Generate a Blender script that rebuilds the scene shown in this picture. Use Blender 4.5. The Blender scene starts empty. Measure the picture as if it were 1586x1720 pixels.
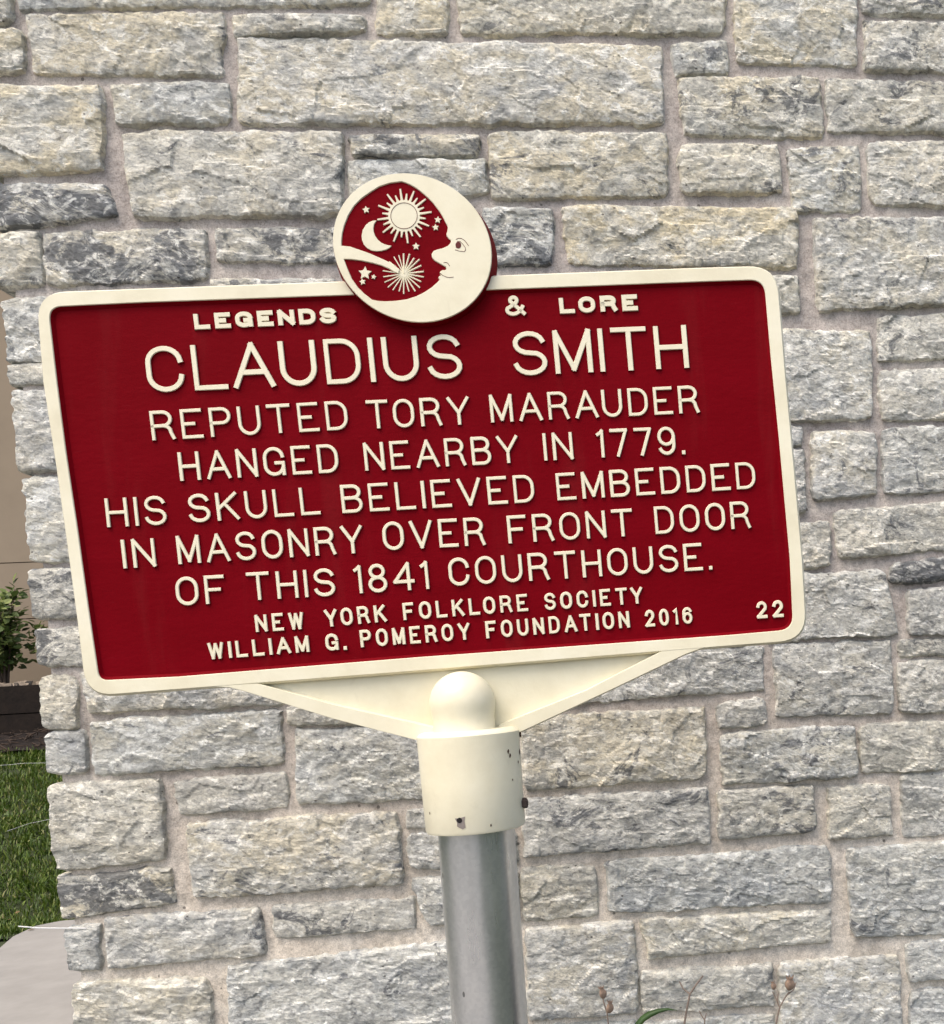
import bpy, math, random
import numpy as np
from mathutils import Vector, Matrix
from mathutils.geometry import tessellate_polygon

SC = bpy.context.scene
COL = SC.collection
R_ = math.radians

# ------------------------------------------------------------------ camera
IW, IH = 1586.0, 1720.0
FPX, CX, CY = 1900.0, 1300.0, 1230.0          # lens and (off-centre crop) principal point
CAMZ = 1.35
YAW, PITCH, ROLL = R_(8.5), R_(5.0), R_(2.8)
Fv = Vector((math.sin(YAW)*math.cos(PITCH), math.cos(YAW)*math.cos(PITCH), -math.sin(PITCH)))
R0 = Vector((math.cos(YAW), -math.sin(YAW), 0))
U0 = R0.cross(Fv)
Rv = R0*math.cos(ROLL) + U0*math.sin(ROLL) * 1.0
Uv = -R0*math.sin(ROLL) + U0*math.cos(ROLL)
# picture verticals run down to the right: world up leans to the left of the frame
Rv, Uv = (R0*math.cos(-ROLL) + U0*math.sin(-ROLL)), (-R0*math.sin(-ROLL) + U0*math.cos(-ROLL))
CAM = Vector((0, 0, CAMZ))
cd = bpy.data.cameras.new('camera'); cam = bpy.data.objects.new('camera', cd); COL.objects.link(cam)
M = Matrix((( Rv.x, Uv.x, -Fv.x, CAM.x), (Rv.y, Uv.y, -Fv.y, CAM.y), (Rv.z, Uv.z, -Fv.z, CAM.z), (0, 0, 0, 1)))
cam.matrix_world = M
cd.sensor_fit = 'VERTICAL'; cd.sensor_height = 24.0
cd.lens = 24.0*FPX/IH
cd.shift_x = -(CX-IW/2)/IH
cd.shift_y = (CY-IH/2)/IH
cd.clip_start = 0.05; cd.clip_end = 500
SC.camera = cam

# ------------------------------------------------------------------ light
SUN_EL, SUN_AZ = R_(62), R_(-42)               # azimuth: to the left of the viewer's back
w = bpy.data.worlds.new("World"); SC.world = w; w.use_nodes = True
nt = w.node_tree; nt.nodes.clear()
sky = nt.nodes.new('ShaderNodeTexSky'); sky.sky_type = 'NISHITA'; sky.sun_disc = False
# direction towards the sun: behind the camera, upper left
sdir = Vector((math.sin(SUN_AZ)*math.cos(SUN_EL), -math.cos(SUN_AZ)*math.cos(SUN_EL), math.sin(SUN_EL)))
sky.sun_elevation = SUN_EL; sky.sun_rotation = math.atan2(sdir.x, sdir.y)
sky.air_density = 1.0; sky.dust_density = 5.0; sky.ozone_density = 0.6
bg = nt.nodes.new('ShaderNodeBackground'); bg.inputs[1].default_value = 0.15
ow = nt.nodes.new('ShaderNodeOutputWorld')
nt.links.new(sky.outputs[0], bg.inputs[0]); nt.links.new(bg.outputs[0], ow.inputs[0])
sl = bpy.data.lights.new('sun', 'SUN'); sl.energy = 0.9; sl.angle = R_(50); sl.color = (1.0, 0.955, 0.88)
so = bpy.data.objects.new('sun', sl); COL.objects.link(so)
so.rotation_euler = (-sdir).to_track_quat('-Z', 'Y').to_euler(); so.location = (0, 0, 8)
SC.view_settings.view_transform = 'Standard'; SC.view_settings.look = 'None'
SC.view_settings.gamma = 1.0; SC.view_settings.exposure = 0.92
SC.view_settings.use_curve_mapping = False

# ------------------------------------------------------------------ geometry of the view
def ray(px, py):
    return Rv*((px-CX)/FPX) - Uv*((py-CY)/FPX) + Fv
YW = 2.0                                       # face of the stone wall
def wall_pt(px, py, y=YW):
    d = ray(px, py); t = y/d.y
    return CAM + d*t
def ground_pt(px, py, z=0.0):
    d = ray(px, py); t = (z-CAM.z)/d.z
    return CAM + d*t
# plane of the marker (its raised border): pose solved from its four corners
_rx, _ry, _rz = 0.0713822648682, -0.12837638343028576, -0.08982817437781403
_T = (-0.3793889141726578, -0.2931645173017993, 1.2903906737561124)
_R = Matrix.Rotation(_rz, 3, 'Z') @ Matrix.Rotation(_ry, 3, 'Y') @ Matrix.Rotation(_rx, 3, 'X')
def c2w(v): return Rv*v[0] - Uv*v[1] + Fv*v[2]
SX = c2w(_R.col[0]); SY = -c2w(_R.col[1]); SN = -c2w(_R.col[2])
SO = CAM + c2w(_T)
def sp(px, py, h=0.0):                         # a point of the marker plane, h above the border face -> local (u, v)
    d = ray(px, py); o = SO + SN*h
    t = (o-CAM).dot(SN)/d.dot(SN)
    q = CAM + d*t - SO
    return (q.dot(SX), q.dot(SY))
def sw(u, v, h=0.0): return SO + SX*u + SY*v + SN*h

# ------------------------------------------------------------------ object helpers
WL = {}
def link(name, verts, faces, mats, parent=None, origin=None, smooth=False, midx=None):
    me = bpy.data.meshes.new(name)
    V = np.asarray(verts, dtype=np.float64).reshape(-1, 3)
    if origin is None:
        origin = Vector(((V[:, 0].min()+V[:, 0].max())/2, (V[:, 1].min()+V[:, 1].max())/2, V[:, 2].min()))
    V = V - np.array(origin)
    me.from_pydata(V.tolist() if len(V) < 2000 else [tuple(r) for r in V.tolist()], [], faces if isinstance(faces, list) else faces.tolist())
    if not isinstance(mats, (list, tuple)): mats = [mats]
    for m in mats: me.materials.append(m)
    if midx is not None: me.polygons.foreach_set('material_index', midx)
    if smooth: me.polygons.foreach_set('use_smooth', [True]*len(me.polygons))
    me.update()
    o = bpy.data.objects.new(name, me); COL.objects.link(o)
    if parent is not None:
        o.parent = parent; o.location = Vector(origin) - WL[parent.name]
    else: o.location = origin
    WL[o.name] = Vector(origin)
    return o
def empty(name, loc):
    o = bpy.data.objects.new(name, None); COL.objects.link(o); o.location = loc; o.empty_display_size = .1
    WL[o.name] = Vector(loc); return o
def tag(o, label=None, cat=None, group=None, kind=None):
    if label: o['label'] = label
    if cat: o['category'] = cat
    if group: o['group'] = group
    if kind: o['kind'] = kind
    return o

def box(x0, x1, y0, y1, z0, z1):
    v = [(x, y, z) for z in (z0, z1) for y in (y0, y1) for x in (x0, x1)]
    f = [(0, 2, 3, 1), (4, 5, 7, 6), (0, 1, 5, 4), (2, 6, 7, 3), (0, 4, 6, 2), (1, 3, 7, 5)]
    return v, f

def tube(pts, rad, n=8, cap=True):
    pts = [Vector(p) for p in pts]; m = len(pts)
    rad = rad if isinstance(rad, (list, tuple)) else [rad]*m
    V = []; Fc = []
    ref = Vector((0, 1, 0))
    for i, p in enumerate(pts):
        t = (pts[min(i+1, m-1)] - pts[max(i-1, 0)]).normalized()
        a = t.cross(ref)
        if a.length < .05: a = t.cross(Vector((1, 0, 0)))
        a.normalize(); b = t.cross(a)
        for k in range(n):
            an = 2*math.pi*k/n
            V.append(p + a*(math.cos(an)*rad[i]) + b*(math.sin(an)*rad[i]))
    for i in range(m-1):
        for k in range(n):
            k2 = (k+1) % n
            Fc.append((i*n+k, i*n+k2, (i+1)*n+k2, (i+1)*n+k))
    if cap:
        Fc.append(tuple(range(n-1, -1, -1))); Fc.append(tuple(range((m-1)*n, m*n)))
    return [tuple(v) for v in V], Fc

# ------------------------------------------------------------------ numpy noise
def _h(ix, iy, s):
    n = (ix.astype(np.int64)*374761393 + iy.astype(np.int64)*668265263 + int(s)*1442695041) & 0xffffffff
    n = ((n ^ (n >> 13))*1274126177) & 0xffffffff
    n = ((n ^ (n >> 16))*2246822519) & 0xffffffff
    return ((n ^ (n >> 15)) & 0xffffff)/float(0xffffff)
def vn(x, y, s):
    ix = np.floor(x); iy = np.floor(y); fx = x-ix; fy = y-iy
    fx = fx*fx*fx*(fx*(fx*6-15)+10); fy = fy*fy*fy*(fy*(fy*6-15)+10)
    a = _h(ix, iy, s); b = _h(ix+1, iy, s); c = _h(ix, iy+1, s); d = _h(ix+1, iy+1, s)
    return ((a*(1-fx)+b*fx)*(1-fy) + (c*(1-fx)+d*fx)*fy)*2-1
def fbm(x, y, s, o=4, g=.5):
    r = 0; a = 1.0; t = 0
    for k in range(o):
        ca, sa = math.cos(k*1.1), math.sin(k*1.1)
        r = r + a*vn((x*ca-y*sa)*2**k, (x*sa+y*ca)*2**k, s+k*17); t += a; a *= g
    return r/t
def facets(x, y, s):                           # tilted chips: every cell is a small broken plane
    ix = np.floor(x); iy = np.floor(y)
    best = np.full(x.shape, 9.0); out = np.zeros(x.shape)
    for dx in (-1, 0, 1):
        for dy in (-1, 0, 1):
            jx = ix+dx; jy = iy+dy
            cx = jx+_h(jx, jy, s); cy = jy+_h(jx, jy, s+5)
            d = (x-cx)**2+(y-cy)**2
            hh = (_h(jx, jy, s+9)-.5) + (_h(jx, jy, s+11)-.5)*1.6*(x-cx) + (_h(jx, jy, s+13)-.35)*2.0*(y-cy)
            m = d < best
            best = np.where(m, d, best); out = np.where(m, hh, out)
    return out

# ------------------------------------------------------------------ materials
class NT:
    def __init__(s, name, rough=.8, metal=0, spec=.5):
        s.m = bpy.data.materials.new(name); s.m.use_nodes = True
        s.t = s.m.node_tree; s.b = s.t.nodes['Principled BSDF']
        s.b.inputs['Roughness'].default_value = rough; s.b.inputs['Metallic'].default_value = metal
        s.b.inputs['Specular IOR Level'].default_value = spec
    def n(s, typ, **k):
        nd = s.t.nodes.new(typ)
        for a, v in k.items():
            if a.startswith('i_'):
                key = a[2:]; nd.inputs[int(key) if key.isdigit() else key.replace('_', ' ')].default_value = v
            else: setattr(nd, a, v)
        return nd
    def l(s, a, b): s.t.links.new(a, b)
    def coord(s, scale=(1, 1, 1), rnd=False):
        tc = s.n('ShaderNodeTexCoord'); out = tc.outputs['Object']
        if rnd:
            oi = s.n('ShaderNodeObjectInfo'); mu = s.n('ShaderNodeVectorMath', operation='SCALE')
            cb = s.n('ShaderNodeCombineXYZ'); s.l(oi.outputs['Random'], cb.inputs[0]); s.l(oi.outputs['Random'], cb.inputs[2])
            s.l(cb.outputs[0], mu.inputs[0]); mu.inputs[3].default_value = 37.0
            ad = s.n('ShaderNodeVectorMath', operation='ADD'); s.l(out, ad.inputs[0]); s.l(mu.outputs[0], ad.inputs[1]); out = ad.outputs[0]
        mp = s.n('ShaderNodeMapping'); mp.inputs['Scale'].default_value = scale; s.l(out, mp.inputs[0])
        return mp.outputs[0]
    def noise(s, co, scale, detail=4, rough=.55, dist=0):
        nd = s.n('ShaderNodeTexNoise'); nd.inputs['Scale'].default_value = scale; nd.inputs['Detail'].default_value = detail
        nd.inputs['Roughness'].default_value = rough; nd.inputs['Distortion'].default_value = dist
        s.l(co, nd.inputs['Vector']); return nd.outputs['Fac']
    def ramp(s, fac, stops):
        r = s.n('ShaderNodeValToRGB'); e = r.color_ramp.elements
        while len(e) > 1: e.remove(e[0])
        e[0].position = stops[0][0]; c = stops[0][1]; e[0].color = (*c, 1) if len(c) == 3 else c
        for p, c in stops[1:]:
            x = e.new(p); x.color = (*c, 1)
        s.l(fac, r.inputs[0]); return r.outputs[0]
    def val(s, a, op, b, c=None, clamp=False):
        nd = s.n('ShaderNodeMath', operation=op); nd.use_clamp = clamp
        for i, v in enumerate((a, b, c)):
            if v is None: continue
            if isinstance(v, (int, float)): nd.inputs[i].default_value = v
            else: s.l(v, nd.inputs[i])
        return nd.outputs[0]
    def sstep(s, v, lo, hi):
        nd = s.n('ShaderNodeMapRange'); nd.interpolation_type = 'SMOOTHSTEP'
        s.l(v, nd.inputs[0])
        for i, x in ((1, lo), (2, hi)):
            if isinstance(x, (int, float)): nd.inputs[i].default_value = x
            else: s.l(x, nd.inputs[i])
        return nd.outputs[0]
    def mix(s, f, a, b, mode='MIX'):
        nd = s.n('ShaderNodeMixRGB', blend_type=mode)
        for i, v in enumerate((f, a, b)):
            if isinstance(v, (int, float)): nd.inputs[i].default_value = v
            elif isinstance(v, tuple): nd.inputs[i].default_value = (*v, 1)
            else: s.l(v, nd.inputs[i])
        return nd.outputs[0]
    def color(s, c):
        if isinstance(c, tuple): s.b.inputs['Base Color'].default_value = (*c, 1)
        else: s.l(c, s.b.inputs['Base Color'])
    def bump(s, h, strength=.3, dist=.002, prev=None):
        nd = s.n('ShaderNodeBump'); nd.inputs['Strength'].default_value = strength; nd.inputs['Distance'].default_value = dist
        s.l(h, nd.inputs['Height'])
        if prev is not None: s.l(prev, nd.inputs['Normal'])
        s.l(nd.outputs[0], s.b.inputs['Normal']); return nd.outputs[0]

def mat_stone():
    s = NT('limestone', .9, 0, .25)
    co = s.coord((1, 1, 1.5), rnd=True)
    oi = s.n('ShaderNodeObjectInfo'); sep = s.n('ShaderNodeSeparateColor'); s.l(oi.outputs['Color'], sep.inputs[0])
    dark, warm, bri = sep.outputs[0], sep.outputs[1], sep.outputs[2]
    n2 = s.noise(co, 22, 9, .68, .5)
    base = s.ramp(n2, [(.28, (.34, .345, .345)), (.42, (.49, .485, .46)), (.52, (.64, .63, .585)), (.62, (.78, .76, .70)), (.75, (.86, .85, .81))])
    nw = s.noise(co, 9, 5, .6, .8)
    base = s.mix(s.val(s.sstep(nw, .40, .58), 'MULTIPLY', s.val(warm, 'MULTIPLY', 1.2)), base, (.70, .635, .49))
    ng = s.noise(co, 13, 6, .7, .5)
    base = s.mix(s.val(s.sstep(ng, .46, .66), 'MULTIPLY', .6), base, (.455, .47, .48))
    nd_ = s.noise(co, 11, 9, .74, .9)
    thr = s.val(.625, 'SUBTRACT', s.val(dark, 'MULTIPLY', .175))
    dk = s.sstep(nd_, thr, s.val(thr, 'ADD', .065))
    base = s.mix(s.val(dk, 'MULTIPLY', .88), base, (.15, .158, .172))
    n4 = s.noise(co, 48, 8, .72, .8)
    base = s.mix(s.val(s.sstep(n4, .50, .64), 'MULTIPLY', s.val(s.val(dark, 'MULTIPLY', .6), 'ADD', .26)), base, (.235, .248, .262))
    n5 = s.noise(co, 36, 8, .7, .6)
    base = s.mix(s.val(s.sstep(n5, .515, .60), 'MULTIPLY', .75), base, (.90, .89, .845))
    n3 = s.noise(co, 95, 7, .78, .5)
    base = s.mix(1.0, base, s.ramp(n3, [(.34, (.46, .46, .47)), (.46, (.95, .95, .95)), (.66, (1.28, 1.28, 1.26))]), 'MULTIPLY')
    vo = s.n('ShaderNodeTexVoronoi'); vo.inputs['Scale'].default_value = 38; s.l(co, vo.inputs['Vector'])
    ns = s.noise(co, 17, 2)
    sp_ = s.val(s.val(vo.outputs['Distance'], 'LESS_THAN', .085), 'MULTIPLY', s.val(ns, 'GREATER_THAN', .56))
    base = s.mix(s.val(sp_, 'MULTIPLY', .8), base, (.05, .045, .04))
    tint = s.ramp(oi.outputs['Random'], [(0, (1.05, 1.075, 1.07)), (.35, (1.10, 1.10, 1.07)), (.7, (1.12, 1.10, 1.02)), (1, (1.08, 1.09, 1.08))])
    base = s.mix(1.0, base, tint, 'MULTIPLY')
    sc = s.n('ShaderNodeVectorMath', operation='SCALE'); s.l(base, sc.inputs[0]); s.l(bri, sc.inputs[3])
    s.color(sc.outputs[0])
    b1 = s.bump(s.noise(co, 75, 7, .72, .6), .8, .005)
    b1 = s.bump(s.noise(co, 170, 6, .78, .4), 1.0, .0045, b1)
    s.bump(s.noise(co, 420, 4, .7), .5, .0016, b1)
    return s.m
def mat_mortar():
    s = NT('mortar', .95, 0, .2)
    co = s.coord()
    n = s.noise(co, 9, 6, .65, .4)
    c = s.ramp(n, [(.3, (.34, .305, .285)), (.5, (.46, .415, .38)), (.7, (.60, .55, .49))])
    lo = s.ramp(n, [(.3, (.54, .48, .40)), (.5, (.70, .635, .54)), (.7, (.80, .745, .65))])   # brighter cream low down: stronger skylight painted into the mortar colour
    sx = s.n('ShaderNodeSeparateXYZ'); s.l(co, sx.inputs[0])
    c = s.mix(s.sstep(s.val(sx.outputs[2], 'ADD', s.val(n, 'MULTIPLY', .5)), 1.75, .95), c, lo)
    n2 = s.noise(co, 90, 5, .7)
    c = s.mix(1.0, c, s.ramp(n2, [(.3, (.66, .66, .66)), (.6, (1.1, 1.1, 1.1))]), 'MULTIPLY')
    vo = s.n('ShaderNodeTexVoronoi'); vo.inputs['Scale'].default_value = 34; s.l(co, vo.inputs['Vector'])
    sp_ = s.val(s.val(vo.outputs['Distance'], 'LESS_THAN', .1), 'MULTIPLY', s.val(s.noise(co, 14, 2), 'GREATER_THAN', .55))
    gt = s.noise(co, 420, 3, .7)
    c = s.mix(1.0, c, s.ramp(gt, [(.35, (.72, .70, .68)), (.5, (1, 1, 1)), (.65, (1.15, 1.14, 1.12))]), 'MULTIPLY')
    c = s.mix(s.val(sp_, 'MULTIPLY', .7), c, (.08, .07, .06))
    s.color(c); b = s.bump(s.noise(co, 60, 6, .7), .7, .005); s.bump(s.noise(co, 400, 3, .7), .5, .001, b)
    return s.m
def mat_red():
    s = NT('red_paint', .55, 0, .03)
    co = s.coord((1, 1, 2.2))
    n = s.noise(co, 7, 5, .6, .5)
    c = s.ramp(n, [(.3, (.132, .0004, .0034)), (.7, (.158, .0008, .005))])
    st = s.noise(s.coord((1, 1, 5)), 30, 6, .7, 1.5)
    c = s.mix(s.val(s.sstep(st, .62, .8), 'MULTIPLY', .3), c, (.25, .025, .035))
    wt = s.noise(s.coord((1, 1, .12)), 22, 5, .65, .3)
    c = s.mix(s.val(s.sstep(wt, .52, .72), 'MULTIPLY', .035), c, (.30, .10, .09))
    s.color(c); b = s.bump(s.noise(co, 90, 5, .6), .35, .0012); s.bump(s.noise(co, 700, 2, .5), .3, .0004, b)
    return s.m
def mat_cream(name='cream_paint', wear=False):
    s = NT(name, .38, 0, .4)
    co = s.coord()
    n = s.noise(co, 14, 5, .6)
    c = s.ramp(n, [(.3, (.665, .61, .44)), (.5, (.73, .68, .505)), (.7, (.77, .725, .56))])
    ng = s.noise(s.coord((1, 1, .6)), 45, 7, .7, .6)
    c = s.mix(s.val(s.sstep(ng, .58, .75), 'MULTIPLY', .22), c, (.50, .45, .33))
    if wear:
        n2 = s.noise(co, 70, 6, .7)
        c = s.mix(s.val(s.sstep(n2, .72, .76), 'MULTIPLY', .9), c, (.06, .035, .025))
    s.color(c); b = s.bump(s.noise(co, 130, 4, .6), .25, .001); s.bump(s.noise(co, 900, 2, .5), .2, .0003, b)
    return s.m
def mat_galv():
    s = NT('galvanized_steel', .3, .9, .5)
    co = s.coord((1, 1, .35))
    n = s.noise(co, 30, 6, .65, .4)
    c = s.ramp(n, [(.3, (.54, .55, .555)), (.7, (.70, .705, .70))])
    vo = s.n('ShaderNodeTexVoronoi'); vo.inputs['Scale'].default_value = 240; s.l(s.coord(), vo.inputs['Vector'])
    c = s.mix(.16, c, s.ramp(vo.outputs['Color'], [(.2, (.40, .41, .42)), (.8, (.72, .72, .71))]))
    v2 = s.n('ShaderNodeTexVoronoi'); v2.inputs['Scale'].default_value = 26; s.l(s.coord((1, 1, .5)), v2.inputs['Vector'])
    c = s.mix(s.val(s.val(v2.outputs['Distance'], 'LESS_THAN', .045), 'MULTIPLY', .7), c, (.06, .06, .06))
    s.color(c)
    n2 = s.noise(s.coord((1, 1, .08)), 90, 4, .6)
    s.l(s.ramp(n2, [(.3, (.26, .26, .26)), (.7, (.36, .36, .36))]), s.b.inputs['Roughness'])
    s.bump(s.noise(co, 260, 4, .6), .12, .0005)
    return s.m
def plain(name, c, rough=.8, metal=0, var=.25, scale=30, bump=.3, bd=.002, spec=.3):
    s = NT(name, rough, metal, spec); co = s.coord()
    n = s.noise(co, scale, 6, .65)
    s.color(s.ramp(n, [(.3, tuple(x*(1-var) for x in c)), (.7, tuple(min(1, x*(1+var)) for x in c))]))
    if bump: s.bump(s.noise(co, scale*4, 5, .65), bump, bd)
    return s.m
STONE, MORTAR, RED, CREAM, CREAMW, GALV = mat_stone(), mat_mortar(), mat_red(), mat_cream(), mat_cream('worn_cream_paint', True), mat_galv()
DARKMETAL = plain('dark_rusty_metal', (.06, .045, .04), .5, .6)
RUST = plain('rust', (.07, .035, .022), .9, 0, .4, 200)
INK = plain('brown_line_paint', (.16, .075, .055), .6, 0, .1, 20, 0)
CONCRETE = plain('concrete', (.262, .25, .228), .9, 0, .12, 5, .4, .002)
STUCCO = plain('tan_stucco', (.27, .215, .155), .95, 0, .06, 3, .3, .002)
MULCH = plain('dark_mulch', (.02, .014, .011), 1, 0, .6, 25, 1, .02)
TIMBER = plain('dark_timber', (.013, .0085, .006), .95, 0, .5, 12, .5, .01)
SOIL = plain('lawn_soil', (.035, .045, .018), 1, 0, .4, 12, .8, .02)
PALE = plain('pale_stone_chips', (.34, .27, .2), .9, 0, .2)

# ================================================================== STRUCTURE: ground, path, lawn
yE = ground_pt(60, 1550).y
yM = yE + 2.1
def z_on(px, py, y):
    d = ray(px, py); return CAM.z + d.z*y/d.y
zM = z_on(50, 1266, yM); yT = yM + .55; zT = z_on(50, 1232, yT); zTop = z_on(50, 1150, yT); yB = yT + 1.05
def gz(x, y):
    if y < yE: return 0.0
    if y < yM: return zM*(y-yE)/(yM-yE)
    if y < yT: return zM + (zT-zM)*(y-yM)/(yT-yM)
    return zT
v = [(-90, -90, -.012), (90, -90, -.012), (90, 120, -.012), (-90, 120, -.012)]
tag(link('ground', v, [(0, 1, 2, 3)], SOIL, origin=(0, 0, 0)), kind='structure')
def sheet(name, x0, x1, y0, y1, nx, ny, fz, m, rough=.01, seed=3):
    X, Y = np.meshgrid(np.linspace(x0, x1, nx), np.linspace(y0, y1, ny))
    Z = np.vectorize(fz)(X, Y) + rough*fbm(X*3, Y*3, seed)
    idx = np.arange(nx*ny).reshape(ny, nx)
    f = np.stack([idx[:-1, :-1], idx[:-1, 1:], idx[1:, 1:], idx[1:, :-1]], -1).reshape(-1, 4)
    return link(name, np.stack([X, Y, Z], -1).reshape(-1, 3), f, m, smooth=True)
tag(sheet('lawn', -12, 1.0, yE-.35, yM, 180, 40, lambda x, y: gz(x, y)+.0, SOIL, .012), kind='structure')
tag(sheet('mulch_bed', -12, 1.0, yM, yT, 400, 24, lambda x, y: gz(x, y)+.01, MULCH, .03, 9), kind='structure')
tag(sheet('front_bed', -1.3, 6.0, .9, YW+.05, 240, 50, lambda x, y: .005, MULCH, .012, 12), kind='structure')
# path: a slab whose far edge curves round to the left
edge = [(-420, 1815), (-160, 1700), (-60, 1638), (0, 1592), (22, 1573), (60, 1555), (100, 1547), (160, 1541), (320, 1534)]
pe = [ground_pt(a, b, .03) for a, b in edge]
poly = [(p.x, p.y) for p in pe] + [(pe[-1].x+.5, 2.45), (-1.35, 2.3), (-1.35, .6), (pe[0].x-.6, .6), (pe[0].x, pe[0].y)][:4]
n = len(poly)
pv = [(x, y, .03) for x, y in poly] + [(x, y, -.05) for x, y in poly]
tri = tessellate_polygon([[Vector((x, y, 0)) for x, y in poly]])
pf = [tuple(t) for t in tri] + [(i, (i+1) % n, (i+1) % n+n, i+n) for i in range(n)]
tag(link('path', pv, pf, CONCRETE, origin=(0, 0, 0)), kind='structure')
tag(link('pole_reflector_slab', *box(-8, .35, -6, .85, -.05, .03), CONCRETE), kind='structure')  # unseen slab, added so the pole reflects bright left and dark right
tag(link('planting_bed', *box(-12, 1.0, yT+.12, yB+.1, 0, zTop-.03), MULCH), kind='structure')

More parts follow.
